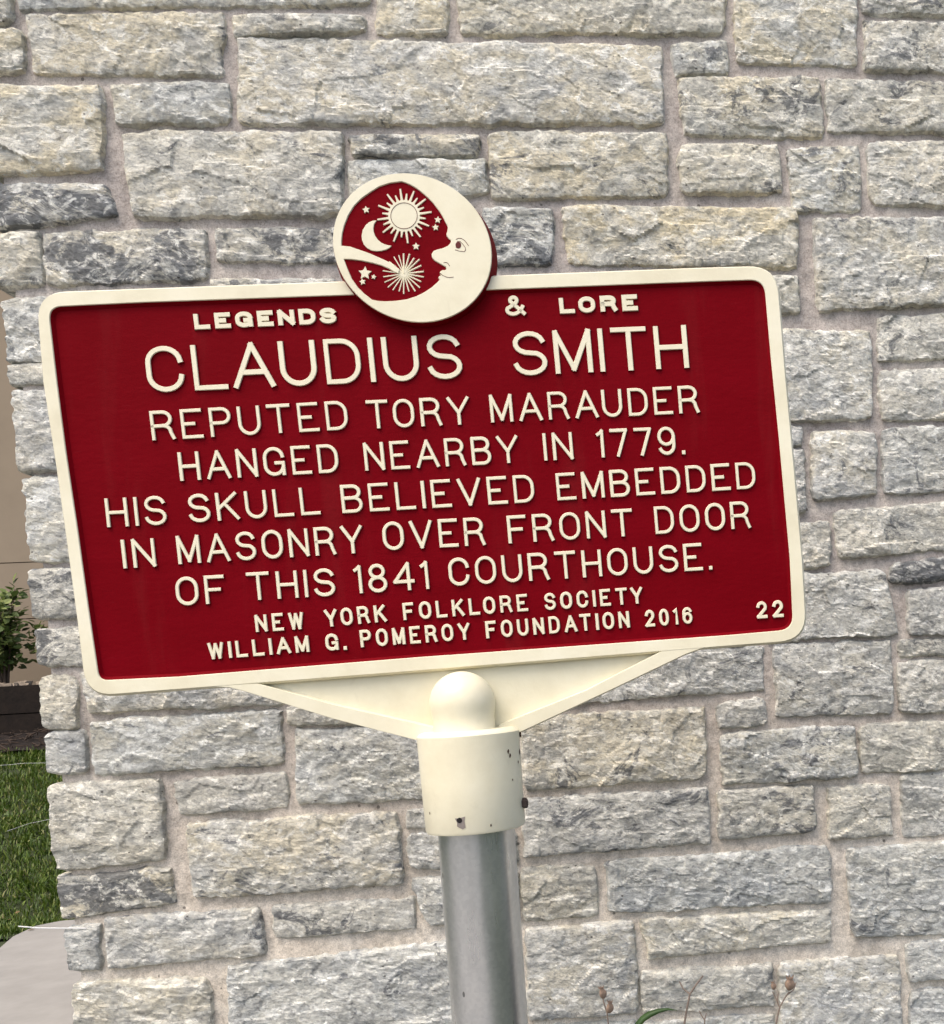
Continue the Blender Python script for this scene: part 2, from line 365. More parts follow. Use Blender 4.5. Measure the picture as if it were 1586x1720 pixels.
# ================================================================== the stone wall
# traced joints: TL, TR, BR, BL of each stone face (pixels), then dark / warm / brightness
D = None
ST = [
 ((27,-50),(617,-50),(616,4),(30,13),.3,.4,1), ((-50,-30),(15,-12),(17,36),(-44,42),.4,.2,1), ((-45,54),(33,50),(36,117),(-38,121),.2,.6,1),
 ((40,24),(374,22),(371,125),(56,121),.22,.55,.98), ((392,24),(613,27),(613,50),(392,61),.35,.3,1), ((-36,146),(166,146),(168,284),(-22,292),.0,.65,1.04),
 ((184,143),(383,138),(380,206),(196,207),.25,.35,1), ((397,64),(1110,78),(1112,206),(402,206),.12,.45,1.05), ((204,222),(574,223),(571,361),(222,364),.3,.3,1),
 ((-20,309),(172,311),(192,360),(-12,382),1.0,.3,1), ((-11,394),(64,394),(66,476),(-3,481),.4,.2,1), ((71,392),(340,384),(342,468),(75,478),.85,.3,1),
 ((360,386),(604,386),(604,440),(364,438),.85,.2,1), ((352,470),(560,470),(560,560),(360,560),.4,.2,1), ((634,-50),(748,-50),(748,54),(634,54),.1,.6,1.05),
 ((772,-50),(1216,-50),(1214,54),(776,55),.35,.35,1), ((590,229),(806,227),(803,259),(592,261),.9,.4,.95), ((584,272),(812,268),(816,322),(590,350),.35,.3,1.02),
 ((822,222),(1118,224),(1120,328),(828,332),.4,.5,1), ((812,350),(925,354),(928,441),(822,443),.9,.1,1), ((946,346),(1338,352),(1340,449),(955,443),.22,.7,1),
 ((1131,73),(1220,70),(1222,121),(1135,126),.6,.2,1), ((1237,-50),(1436,-50),(1440,106),(1240,105),.15,.6,1.06), ((1452,-50),(1640,-50),(1640,22),(1452,19),.4,.1,1),
 ((1454,36),(1640,38),(1640,121),(1457,115),.6,.1,1), ((1141,130),(1375,132),(1382,227),(1150,226),.55,.5,1), ((1389,134),(1640,141),(1640,219),(1394,219),.35,.15,.97),
 ((1144,243),(1306,243),(1313,321),(1145,323),.3,.2,1.05), ((1325,252),(1442,244),(1448,352),(1335,356),.5,.4,.98), ((1459,239),(1640,237),(1640,343),(1465,342),.2,.25,1.02),
 ((1370,369),(1640,366),(1640,507),(1378,522),.3,.3,.98), ((1230,468),(1342,468),(1344,522),(1230,524),.3,.2,1), ((1200,556),(1460,558),(1466,704),(1200,707),.12,.45,1.04),
 ((1478,534),(1640,527),(1640,600),(1480,605),.4,.1,1), ((1480,624),(1640,619),(1640,703),(1484,706),.15,.15,.98), ((1365,727),(1470,727),(1472,831),(1369,838),.3,.4,1),
 ((1484,722),(1640,717),(1640,825),(1487,828),.45,.1,.95), ((1280,718),(1347,720),(1345,748),(1280,750),.4,.1,.95), ((1290,757),(1349,758),(1352,860),(1290,867),.4,.1,.95),
 ((1402,862),(1640,840),(1640,920),(1412,937),.4,.1,.94), ((1280,882),(1392,880),(1396,950),(1280,960),.35,.2,.95), ((1496,951),(1640,932),(1640,969),(1500,980),1.0,0,.75),
 ((1290,967),(1484,963),(1510,1066),(1290,1079),.25,.2,.9), ((1526,994),(1640,985),(1640,1065),(1530,1068),.4,0,.88), ((1514,1079),(1640,1075),(1640,1099),(1514,1103),.6,0,.85),
 ((1305,1087),(1496,1079),(1498,1199),(1308,1204),.4,.25,.9), ((1511,1115),(1640,1113),(1640,1197),(1513,1198),.3,.1,.9), ((920,1100),(1282,1091),(1282,1159),(920,1185),.45,.1,.92),
 ((1204,1187),(1284,1173),(1288,1217),(1208,1226),.5,0,.9), ((1212,1237),(1437,1222),(1442,1304),(1218,1320),.5,.35,.9), ((1446,1221),(1640,1214),(1640,1287),(1448,1302),.3,0,.9),
 ((874,1210),(1186,1192),(1182,1306),(884,1331),.4,.5,.95), ((886,1347),(1188,1327),(1191,1416),(882,1441),.5,0,.92), ((1210,1331),(1366,1323),(1370,1397),(1210,1411),.7,.2,.95),
 ((1393,1327),(1496,1322),(1500,1404),(1396,1412),.3,.1,1), ((1516,1307),(1640,1299),(1640,1403),(1520,1406),.15,0,.9), ((1020,1452),(1391,1425),(1394,1517),(1026,1535),.3,.05,.93),
 ((1425,1430),(1640,1415),(1640,1567),(1436,1577),.25,.15,.93), ((876,1463),(998,1457),(1002,1540),(884,1550),.4,.3,.92), ((1078,1549),(1398,1534),(1394,1582),(1090,1614),.1,.4,1.06),
 ((884,1567),(1064,1552),(1070,1704),(890,1716),.12,.4,.98), ((1080,1636),(1298,1625),(1300,1691),(1080,1705),.25,.1,1), ((1312,1622),(1510,1609),(1516,1792),(1312,1792),.1,.35,1.06),
 ((1525,1591),(1640,1577),(1640,1643),(1530,1651),.15,0,1), ((1531,1669),(1640,1661),(1640,1792),(1532,1792),.2,0,.97), ((1082,1722),(1298,1708),(1300,1792),(1082,1792),.1,.3,1),
 ((880,1730),(1066,1718),(1068,1792),(880,1792),.2,.2,1),
 ((68,1138),(124,1138),(128,1222),(72,1226),.3,.3,1.02), ((135,1132),(480,1138),(470,1182),(150,1199),.2,.5,1.02), ((76,1237),(141,1231),(144,1300),(84,1303),.2,.2,1.02),
 ((150,1217),(469,1196),(471,1284),(158,1302),.3,.4,.98), ((82,1323),(268,1313),(276,1445),(96,1465),.15,.2,.98), ((291,1319),(478,1302),(480,1357),(303,1370),.4,.1,.95),
 ((98,1477),(286,1462),(290,1517),(107,1545),.9,.5,1), ((314,1389),(664,1367),(675,1485),(324,1511),.45,.55,.97), ((496,1229),(716,1224),(716,1341),(500,1353),.25,.3,1),
 ((480,1188),(700,1190),(700,1214),(486,1219),.1,.4,1.05), ((684,1365),(860,1357),(860,1388),(684,1393),.5,0,.9), ((682,1407),(866,1399),(866,1457),(692,1461),.35,.2,.95),
 ((692,1481),(868,1473),(868,1550),(718,1556),.3,.1,.98), ((457,1528),(690,1514),(694,1561),(464,1577),.4,.1,.93), ((176,1548),(434,1531),(443,1605),(180,1629),.35,.25,.98),
 ((110,1562),(167,1557),(164,1630),(116,1632),.5,0,.92), ((122,1656),(350,1649),(356,1792),(128,1792),.15,.35,1), ((384,1627),(868,1577),(872,1792),(386,1792),.22,.1,1.0),
 ((4,504),(140,501),(140,606),(14,608),.25,.35,1.04), ((14,613),(140,612),(140,646),(18,646),.3,.2,1), ((22,657),(180,655),(180,791),(34,790),.45,.3,1.0),
 ((36,806),(180,806),(180,946),(52,944),.08,.35,1.06), ((50,961),(190,958),(190,1037),(56,1040),.65,0,.9), ((60,1058),(200,1055),(200,1120),(64,1120),.5,0,.95),
]
CORNER = {1, 2, 5, 9, 10, 67, 69, 71, 73, 81, 82, 84, 85, 86, 87, 88, 89}
CORNER = set()
for i, s_ in enumerate(ST):                     # stones whose left end sits on the corner of the building
    xl = (s_[0][0]+s_[3][0])/2; ym = (s_[0][1]+s_[3][1])/2
    if xl < -41 + .0968*ym + 45: CORNER.add(i)
rnd = random.Random(7)
FILL = []
def courses(x0, x1, y0, y1, hmin, hmax, wmin, wmax, slope, left_corner=False, gap=16):
    y = y0
    while y < y1-20:
        h = rnd.uniform(hmin, hmax)
        if y1-(y+h) < hmin*.8: h = y1-y
        xs = x0(y+h/2) if callable(x0) else x0
        x = xs; first = True
        while x < x1-20:
            ww = rnd.uniform(wmin, wmax)
            if x1-(x+ww) < wmin*.7: ww = x1-x
            f = lambda xx, yy: (xx, yy + slope*(xx-x1 if False else 0))
            q = ((x, y+gap/2+rnd.uniform(-3, 3)), (x+ww-gap, y+gap/2+rnd.uniform(-3, 3)), (x+ww-gap+rnd.uniform(-2, 3), y+h-gap/2+rnd.uniform(-3, 3)), (x+rnd.uniform(-2, 3), y+h-gap/2+rnd.uniform(-3, 3)))
            FILL.append((*q, rnd.uniform(.1, .6), rnd.uniform(0, .5), rnd.uniform(.93, 1.04), first and left_corner))
            first = False; x += ww
        y += h
courses(194, 1272, 492, 1096, 95, 150, 220, 420, 0)                    # behind the marker
cl = lambda y: -41+.0968*y
courses(lambda y: cl(y)-4, 1652, -480, -62, 120, 180, 280, 520, 0, True)
courses(1654, 2560, -480, 1796, 120, 200, 300, 480, 0)
courses(lambda y: cl(y)+6, 2560, 1806, 2500, 140, 210, 300, 520, 0, True)
ALL = [(*s_, i in CORNER, True) for i, s_ in enumerate(ST)] + [(*f, False) for f in FILL]

def stone_mesh(P, seed, res, corner=False, prot=.02, rough=1.0):
    """P: TL,TR,BR,BL as (u, w) in metres. Returns (N,3) verts (u, w, out) and quad faces."""
    P = np.array(P, float)
    W = (np.linalg.norm(P[1]-P[0])+np.linalg.norm(P[2]-P[3]))/2; H = (np.linalg.norm(P[3]-P[0])+np.linalg.norm(P[2]-P[1]))/2
    nu = max(8, int(W/res)); nv = max(6, int(H/res))
    # denser rows close to the arris
    def ax(n): 
        t = np.linspace(0, 1, n); return t
    s = ax(nu+1)[None, :].repeat(nv+1, 0); t = ax(nv+1)[:, None].repeat(nu+1, 1)
    a = 2*s-1; b = 2*t-1
    rr = .003 + .006*((seed*13) % 7)/7
    ka = max(2.0, W/rr*.35); kb = max(2.0, H/rr*.35)
    cpull = rr*.6*(np.abs(a)**ka)*(np.abs(b)**kb)
    X = (P[0, 0]*(1-s)*(1-t)+P[1, 0]*s*(1-t)+P[2, 0]*s*t+P[3, 0]*(1-s)*t)
    Y = (P[0, 1]*(1-s)*(1-t)+P[1, 1]*s*(1-t)+P[2, 1]*s*t+P[3, 1]*(1-s)*t)
    x0, y0 = X.copy(), Y.copy()
    if corner: cpx = np.where(a > 0, cpull, 0)
    else: cpx = cpull
    X = X - np.sign(a)*cpx + (.0042*fbm(x0*26, y0*26, seed+1, 3) + .0022*vn(x0*110, y0*110, seed+2))*np.abs(a)**4
    Y = Y + np.sign(b)*cpull*(0 if corner is None else 1) + (.0042*fbm(x0*22, y0*22, seed+3, 3) + .0022*vn(x0*120, y0*120, seed+4))*np.abs(b)**4
    ea = (1-np.abs(a))*W/2
    if corner: ea = np.where(a < 0, 1.0, ea)
    e = np.minimum(ea, (1-np.abs(b))*H/2)
    prof = 1-.75*np.exp(-(e+.0003)/.0013)-.25*np.exp(-(e+.0003)/.005)
    pil = (1-b*b)*(1 if corner else 1)*(1-np.abs(a)**3*(0 if corner else 1))
    dx = x0+.02*fbm(x0*9, y0*9, seed+6, 2); dy = y0+.012*fbm(x0*9, y0*9, seed+8, 2)
    d = .0055*fbm(dx*8, dy*10, seed+20, 3) + .0034*facets(dx*13, dy*22, seed+30) + .0016*facets(dx*44, dy*66, seed+40) \
        + .0020*fbm(dx*55, dy*75, seed+50, 4, .65)
    dd = .0015+.002*pil + d*rough
    dd = np.where(dd < -.001, -.001+(dd+.001)*.35, dd)
    out = prof*(prot + dd)
    cols = [(X, Y, out)]
    n0 = nu+1
    if corner:
        K = 12; dep = .30
        Xs = []; Ys = []; Os = []
        for k in range(K, 0, -1):
            q = k/K*dep
            wv = .004*fbm(np.full(nv+1, q*30), y0[:, 0]*26, seed+61, 3) + .0045*facets(np.full(nv+1, q*30), y0[:, 0]*34, seed+63)
            eb = (1-np.abs(b[:, 0]))*H/2; pr = 1-.75*np.exp(-(eb+.0003)/.0013)-.25*np.exp(-(eb+.0003)/.005)
            Xs.append(X[:, 0] + (1-pr)*.014 - wv*min(1, k/2)); Ys.append(Y[:, 0]); Os.append(prot - .004 - q + np.zeros(nv+1))
        X = np.concatenate([np.array(Xs).T, X + 0], 1); Y = np.concatenate([np.array(Ys).T, Y], 1); out = np.concatenate([np.array(Os).T, out], 1)
        n0 += K
    nr = nv+1
    V = np.stack([X, Y, out], -1).reshape(-1, 3)
    idx = np.arange(nr*n0).reshape(nr, n0)
    F = [np.stack([idx[:-1, :-1], idx[1:, :-1], idx[1:, 1:], idx[:-1, 1:]], -1).reshape(-1, 4)]
    # skirt back into the wall
    per = np.concatenate([idx[0, :], idx[1:, -1], idx[-1, -2::-1], idx[-2:0:-1, 0]])
    back = V[per].copy(); back[:, 2] = np.minimum(back[:, 2]-.002, -.035)
    base = len(V); V = np.concatenate([V, back]); m = len(per); k = np.arange(m)
    F.append(np.stack([per, per[(k+1) % m], base+(k+1) % m, base+k], -1))
    return V, np.concatenate(F)

cornerx = wall_pt(cl(900)+0, 900).x
wall = empty('stone_wall', (cornerx, YW, 0))
tag(wall, 'rough grey and cream limestone block wall with wide pale mortar joints behind the red marker', 'wall')
for i, (a, b, c, d, dk, wm, br, corner, vis) in enumerate(ALL):
    Q = [wall_pt(*p, YW) for p in (a, b, c, d)]
    if min(q.z for q in Q) < 0: 
        if max(q.z for q in Q) < .06: continue
        for q in Q: q.z = max(q.z, 0.0)
    hidden = (not vis)
    ex = .0046
    Q[0] += Vector((-.002 if corner else -ex, 0, .0062)); Q[1] += Vector((ex, 0, .0062)); Q[2] += Vector((ex, 0, -.0026)); Q[3] += Vector((-.002 if corner else -ex, 0, -.0026))
    V, Fc = stone_mesh([(q.x, q.z) for q in Q], i*101+5, .0034 if vis else .012, corner, prot=.0092+.0055*((i*37) % 11)/11, rough=.85+.35*((i*53) % 9)/9)
    W3 = np.stack([V[:, 0], YW+.014-V[:, 2], V[:, 1]], -1)
    o = link('stone', W3, Fc, STONE, wall)
    py_ = (a[1]+d[1])/2
    wm2 = min(1, wm + (.14 if py_ < 520 else 0)); o.color = (dk, wm2, br, 1)
# mortar body: one irregular front sheet, return face, and the mass behind
X, Z = np.meshgrid(np.linspace(cornerx-.035, 4.6, 560), np.linspace(-.02, 3.0, 330))
Yd = YW+.0112 + .0026*fbm(X*9, Z*9, 77, 4) + .002*fbm(X*50, Z*50, 78, 2)
# the corner leans with the stones that carry it
lean = np.array([wall_pt(cl(py), py).x for py in (-480, 2500)]); lz = np.array([wall_pt(cl(py), py).z for py in (-480, 2500)])
xc = lean[0] + (Z-lz[0])*(lean[1]-lean[0])/(lz[1]-lz[0]) + .020 + .004*fbm(Z*12, Z*0, 79, 3) - .008
X = xc + (X-(cornerx-.035))*(4.6-xc)/(4.6-(cornerx-.035))
ny, nx = X.shape
Vf = np.stack([X, Yd, Z], -1).reshape(-1, 3); idx = np.arange(ny*nx).reshape(ny, nx)
F1 = np.stack([idx[:-1, :-1], idx[:-1, 1:], idx[1:, 1:], idx[1:, :-1]], -1).reshape(-1, 4)
bk = Vf[idx[:, 0]].copy(); bk[:, 1] = YW+4.0; nb = len(Vf)
kk = np.arange(ny-1)
F2 = np.stack([idx[kk, 0], idx[kk+1, 0], nb+kk+1, nb+kk], -1)
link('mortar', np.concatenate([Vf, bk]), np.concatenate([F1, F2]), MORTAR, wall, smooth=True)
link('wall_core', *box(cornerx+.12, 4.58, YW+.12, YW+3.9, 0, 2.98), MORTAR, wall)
# stones of the return face, going away round the corner
rv, rf = [], []; off = 0; rr_ = random.Random(11); z = .02
while z < 2.85:
    h = rr_.uniform(.1, .17); y = YW+.33
    while y < YW+3.9:
        ww = rr_.uniform(.2, .5); q = [(y, z+h-.008), (y+ww-.016, z+h-.008), (y+ww-.016, z+.008), (y, z+.008)]
        V, Fc = stone_mesh(q, int(z*900)+int(y*70), .016, False)
        xz = np.interp(V[:, 1], [lz[1], lz[0]], [lean[1], lean[0]]) if lz[1] < lz[0] else cornerx
        rv.append(np.stack([xz+.018-V[:, 2], V[:, 0], V[:, 1]], -1)); rf.append(Fc+off); off += len(V); y += ww
    z += h
o = link('return_stonework', np.concatenate(rv), np.concatenate(rf), STONE, wall); o.color = (.35, .3, 1, 1); o['kind'] = 'stuff'

# ================================================================== far building, timber edge, shrub
bx0, bx1 = -11.5, .6
bld = tag(empty('stucco_building', ((bx0+bx1)/2, yB+.2, zTop-.2)), 'plain tan stucco building seen past the left end of the stone wall', 'building')
zj = [zTop-.3, z_on(30, 1040, yB), z_on(30, 945, yB), z_on(30, 480, yB), z_on(30, 480, yB)+1.6]
for k in range(len(zj)-1):
    for j in range(4):
        xa = bx0 + j*(bx1-bx0)/4; xb = xa+(bx1-bx0)/4
        link('wall_panel', *box(xa+.003, xb-.003, yB, yB+.05, zj[k]+.004, zj[k+1]-.004), STUCCO, bld)
link('wall_backing', *box(bx0, bx1, yB+.012, yB+1.2, zj[0], zj[-1]-.01), plain('dark_joint', (.13, .10, .075), .95), bld)
link('coping', *box(bx0-.05, bx1+.05, yB-.06, yB+1.25, zj[-1], zj[-1]+.1), CONCRETE, bld)
te = tag(empty('timber_edging', (-4, yT+.06, zT)), 'dark stacked timber edging holding up the bed below the shrub', 'edging')
hb = (zTop-zT+.06)/2
for k in range(2):
    for j in range(4):
        xa = -12.8+j*3.6 + (k % 2)*1.9
        v, f = box(xa, xa+3.59, yT-.004*k, yT+.11, zT-.06+k*hb+.004, zT-.06+(k+1)*hb-.004)
        link('timber', v, f, TIMBER, te)
rs = random.Random(5)
# pale chips on top of the timber
cv, cf = [], []; off = 0
for k in range(260):
    x = rs.uniform(-6.5, -1.5); y = yT+rs.uniform(.01, .3); r = rs.uniform(.012, .035)
    v, f = box(-r, r, -r*.7, r*.7, -r*.45, r*.45)
    a = rs.uniform(0, 3); ca, sa = math.cos(a), math.sin(a)
    cv += [(x+p[0]*ca-p[1]*sa+rs.uniform(-.3, .3)*r, y+p[0]*sa+p[1]*ca, zTop+r*.2+p[2]+rs.uniform(-.2, .2)*r) for p in v]
    cf += [tuple(i+off for i in q) for q in f]; off += 8
tag(link('stone_chips', cv, cf, PALE), 'pale stone chips scattered on the bed behind the dark timber edging', 'stones', kind='stuff')
# twigs and bark on the dark mulch
cv, cf = [], []; off = 0
for k in range(900):
    x = rs.uniform(-6.5, -1.5); y = rs.uniform(yM-.05, yT-.02); L = rs.uniform(.02, .09); a = rs.uniform(0, 6.3)
    p0 = Vector((x, y, gz(x, y)+.035)); p1 = p0+Vector((math.cos(a)*L, math.sin(a)*L, rs.uniform(-.01, .03)))
    v, f = tube([p0, p1], rs.uniform(.002, .006), 4); cv += v; cf += [tuple(i+off for i in q) for q in f]; off += len(v)
tag(link('bark_pieces', cv, cf, plain('bark', (.05, .034, .024), .95, 0, .6, 9)), 'bark and twig litter lying on the dark mulch below the timber', 'litter', kind='stuff')

def leafmat(name, cols):
    s = NT(name, .5, 0, .35); g = s.n('ShaderNodeNewGeometry')
    c = s.ramp(g.outputs['Random Per Island'], cols); s.color(c)
    tr = s.n('ShaderNodeBsdfTranslucent'); s.l(c, tr.inputs[0]); mx = s.n('ShaderNodeMixShader'); mx.inputs[0].default_value = .25
    s.l(s.b.outputs[0], mx.inputs[1]); s.l(tr.outputs[0], mx.inputs[2]); s.l(mx.outputs[0], s.t.nodes['Material Output'].inputs[0])
    return s.m
LEAF = leafmat('shrub_leaf', [(0, (.035, .055, .014)), (.5, (.08, .12, .03)), (.8, (.16, .21, .055)), (1, (.28, .31, .11))])
GRASSM = leafmat('grass_blade', [(0, (.034, .066, .007)), (.5, (.066, .115, .012)), (.86, (.13, .18, .026)), (1, (.26, .24, .10))])
STEM = plain('shrub_stem', (.07, .05, .035), .9)
def leaf(p, dirv, nrm, L, Wd):
    d = dirv.normalized(); s_ = d.cross(nrm).normalized(); n_ = s_.cross(d)
    pts = [p, p+d*L*.35+s_*Wd+n_*L*.04, p+d*L*.75+s_*Wd*.7-n_*L*.02, p+d*L-n_*L*.12, p+d*L*.75-s_*Wd*.7-n_*L*.02, p+d*L*.35-s_*Wd+n_*L*.04]
    return [tuple(q) for q in pts], [(0, 1, 2, 3), (0, 3, 4, 5)]
def shrub(px, py_top, wid, nst, seed, label):
    r = random.Random(seed)
    base = wall_pt(px, 1150, yT+.5); base.z = zTop-.03
    hgt = z_on(px, py_top, yT+.5)-base.z
    root = tag(empty('leafy_shrub', base), label, 'shrub', 'shrubs in the raised bed')
    lv, lf = [], []; off = 0
    for k in range(nst):
        a = r.uniform(0, 6.28); sp_ = r.uniform(.25, 1)*wid
        tip = base + Vector((math.cos(a)*sp_, math.sin(a)*sp_*.7, hgt*(r.uniform(.45, 1.0) if sp_ > wid*.5 else r.uniform(.75, 1.02))))
        mid = base.lerp(tip, .5)+Vector((math.cos(a)*sp_*.15, 0, hgt*.08)); 
        P = [base+Vector((math.cos(a)*.02, math.sin(a)*.02, 0)), mid, tip]
        if k < 9: link('stem', *tube(P, [.009, .006, .003], 5), STEM, root)
        for j in range(34):
            q = r.uniform(.22, 1.02); p = (P[0].lerp(P[1], q*2) if q < .5 else P[1].lerp(P[2], q*2-1))
            dv = Vector((r.gauss(0, 1), r.gauss(0, 1), r.gauss(.35, .6))).normalized(); p = p+dv*r.uniform(.0, .07)
            nn = Vector((r.gauss(0, .5), r.gauss(-.3, .5), 1)).normalized()
            L = r.uniform(.045, .08)
            v, f = leaf(p, dv, nn, L, L*.34); lv += v; lf += [tuple(i+off for i in t) for t in f]; off += 6
    o = link('foliage', lv, lf, LEAF, root); o['kind'] = 'stuff'
shrub(8, 985, .34, 30, 3, 'green leafy shrub against the tan wall, just left of the stone wall corner')
shrub(-190, 960, .36, 28, 8, 'second leafy shrub in the raised bed, further left than the one beside the wall corner')
# grass
gr = random.Random(21); gv, gf = [], []; off = 0
def in_path(x, y):
    ins = False; j = len(poly)-1
    for i in range(len(poly)):
        if (poly[i][1] > y) != (poly[j][1] > y) and x < (poly[j][0]-poly[i][0])*(y-poly[i][1])/(poly[j][1]-poly[i][1])+poly[i][0]: ins = not ins
        j = i
    return ins
clump = [(gr.uniform(-7, -1.2), gr.uniform(yE-.3, yM)) for _ in range(7500)]
for cx_, cy_ in clump:
    kind_ = gr.random()
    for k in range(13):
        x = cx_+gr.gauss(0, .035); y = cy_+gr.gauss(0, .035)
        if in_path(x, y-.015) or y > yM+.05: continue
        z = gz(x, y); a = gr.uniform(0, 6.28); h = gr.uniform(.02, .052)*(1.25 if kind_ > .8 else 1); lean_ = gr.uniform(.2, 1.0)*h; wd = gr.uniform(.0022, .0045)
        if kind_ < .12: wd *= 2.2; h *= .7; lean_ = h*1.2
        dx, dy = math.cos(a), math.sin(a)
        gv += [(x-dy*wd, y+dx*wd, z), (x+dy*wd, y-dx*wd, z), (x+dx*lean_*.45+dy*wd*.8, y+dy*lean_*.45-dx*wd*.8, z+h*.65), (x+dx*lean_*.45-dy*wd*.8, y+dy*lean_*.45+dx*wd*.8, z+h*.65), (x+dx*lean_, y+dy*lean_, z+h*.95)]
        gf += [(off, off+1, off+2, off+3), (off+3, off+2, off+4)]; off += 5
tag(link('grass', gv, gf, GRASSM), 'short green lawn grass and clover on the bank beyond the path', 'grass', kind='stuff')

lr = random.Random(31); cv, cf = [], []; off = 0
for k in range(420):
    x = lr.uniform(-6.5, -1.2); y = lr.uniform(yE-.9, yM) if lr.random() < .9 else yE+lr.uniform(-.1, .1)
    if in_path(x, y) and lr.random() < .85: continue
    p = Vector((x, y, (gz(x, y)+.04) if not in_path(x, y) else .034)); a = lr.uniform(0, 6.3)
    v, f = leaf(p, Vector((math.cos(a), math.sin(a), lr.uniform(-.1, .2))), Vector((lr.gauss(0, .25), lr.gauss(0, .25), 1)), lr.uniform(.015, .035), lr.uniform(.004, .009)); cv += v; cf += [tuple(i+off for i in t) for t in f]; off += 6
tag(link('fallen_leaves', cv, cf, plain('dead_leaf', (.16, .10, .05), .9, 0, .5, 6, 0)), 'small brown fallen leaves lying in the lawn by the path edge', 'leaf litter', kind='stuff')

# ================================================================== the marker
axis_top = SO + SX*0 + SY*0
def loc(px, py, h=0): return Vector(sw(*sp(px, py, h), h))
sl_top = loc(786.3, 1225); sl_bot = loc(800, 1391)
sax = (sl_bot-sl_top).normalized()
pole_r = .5*125/FPX*((sl_bot-CAM).dot(Fv))
pole_foot = sl_bot + (Vector(wall_pt(824, 1720, sl_bot.y))-sl_bot)*(sl_bot.z/(sl_bot.z-wall_pt(824, 1720, sl_bot.y).z))
pole_foot.z = -.02
marker = tag(empty('historical_marker', pole_foot), 'red cast metal marker with cream lettering and moon disc on a grey steel pole', 'sign')

def plate(outer, holes, h0, h1, m, name, parent, draft=0, side=None, hs=None):
    """outer/holes: (u,v) loops at the top; walls go from h1 down to h0, growing by draft outwards."""
    loops = [outer]+list(holes); V = []; Fc = []; mi = []
    tri = tessellate_polygon([[Vector((u, v_, 0)) for u, v_ in lp] for lp in loops])
    flat = [p for lp in loops for p in lp]
    V += [sw(u, v_, h1) for u, v_ in flat]
    # orientation of the top
    for t in tri:
        a, b, c = (Vector(flat[k]) for k in t)
        cr = (b-a).cross(c-a); Fc.append(tuple(t) if cr > 0 else tuple(reversed(t))); mi.append(0)
    st = 0
    for li, lp in enumerate(loops):
        n = len(lp); area = sum(lp[k][0]*lp[(k+1) % n][1]-lp[(k+1) % n][0]*lp[k][1] for k in range(n))
        sgn = 1 if area > 0 else -1
        if li > 0: sgn = -sgn
        rings = [(h1 - .0006, .0004), (h0, draft+.0004)] if hs is None else [(h1-.0006, .0004), (hs, draft*.5+.0004), (h0, draft+.0004)]
        prev = [st+k for k in range(n)]
        for ri, (hh, dd) in enumerate(rings):
            base = len(V)
            for k in range(n):
                p0 = Vector(lp[k-1]); p1 = Vector(lp[k]); p2 = Vector(lp[(k+1) % n])
                t = (p2-p1).normalized()+(p1-p0).normalized()
                if t.length < 1e-6: t = p2-p1
                t.normalize(); nn = Vector((t.y, -t.x))*sgn
                q = p1+nn*dd; V.append(sw(q.x, q.y, hh))
            for k in range(n):
                k2 = (k+1) % n
                f = (prev[k], prev[k2], base+k2, base+k)
                Fc.append(f if sgn*(1 if li == 0 else 1) < 0 else tuple(reversed(f))); mi.append(1 if (side is not None and ri >= (1 if hs is None else 2)) else 0)
            prev = [base+k for k in range(n)]
        st += n
    return link(name, V, Fc, [m] if side is None else [m, side], parent, midx=mi)

def rounded(pts, rad, n=8):
    out = []; m = len(pts)
    for i in range(m):
        p = Vector(pts[i][:2]); r = pts[i][2] if len(pts[i]) > 2 else 0
        if r == 0: out.append((p.x, p.y)); continue
        a = Vector(pts[i-1][:2]); b = Vector(pts[(i+1) % m][:2])
        da = (a-p).normalized(); db = (b-p).normalized()
        p0 = p+da*r; p2 = p+db*r
        for k in range(n+1):
            t = k/n; q = p0*(1-t)**2 + p*(2*t*(1-t)) + p2*t*t
            q = q*.85 + (p0*(1-t)+p2*t)*.0 + q*.15
            out.append((q.x, q.y))
    return out
S_ = 1900/1.29                                  # about px per metre on the marker
def spx(l, h=0): return [sp(a, b, h) for a, b in l]
out_px = rounded([(61.6,493.1,46),(73.5,640),(95,780),(114,915),(131.5,1045),(146,1168.9,46),(240,1161.5),(700,1126),(1220,1084.4),(1354.5,1074,46),(1346.8,940),(1333,785),(1318.5,630),(1303.5,447.5,46),(1180,451),(740,468),(240,486.3)], 0)
in_px = rounded([(80,514.5,24),(94.5,640),(110,760),(129.5,890),(147.5,1020),(166,1144,16),(300,1137.5),(700,1105),(1220,1068),(1333.5,1058,26),(1328,940),(1310,740),(1296,600),(1284.5,468.5,26),(1180,472),(740,489),(240,506.8)], 0)
outer = spx(out_px); inner = spx(in_px)
SHEET = -.0048; LTOP = -.0021
# backing sheet (red), slightly smaller than the border's outside
back = [(u*.998, v_*.998) for u, v_ in outer]
def ring_plate(): 
    return plate(outer, [inner], -.010, 0, CREAM, 'border', marker, draft=.0012, side=None)
brd = plate(outer, [inner], SHEET-.0002, 0, CREAM, 'border', marker, draft=.0022, side=None)
panel = plate([(u*.9975, v_*.9965) for u, v_ in outer], [], -.013, SHEET, RED, 'panel', marker, draft=.0005, side=CREAM)
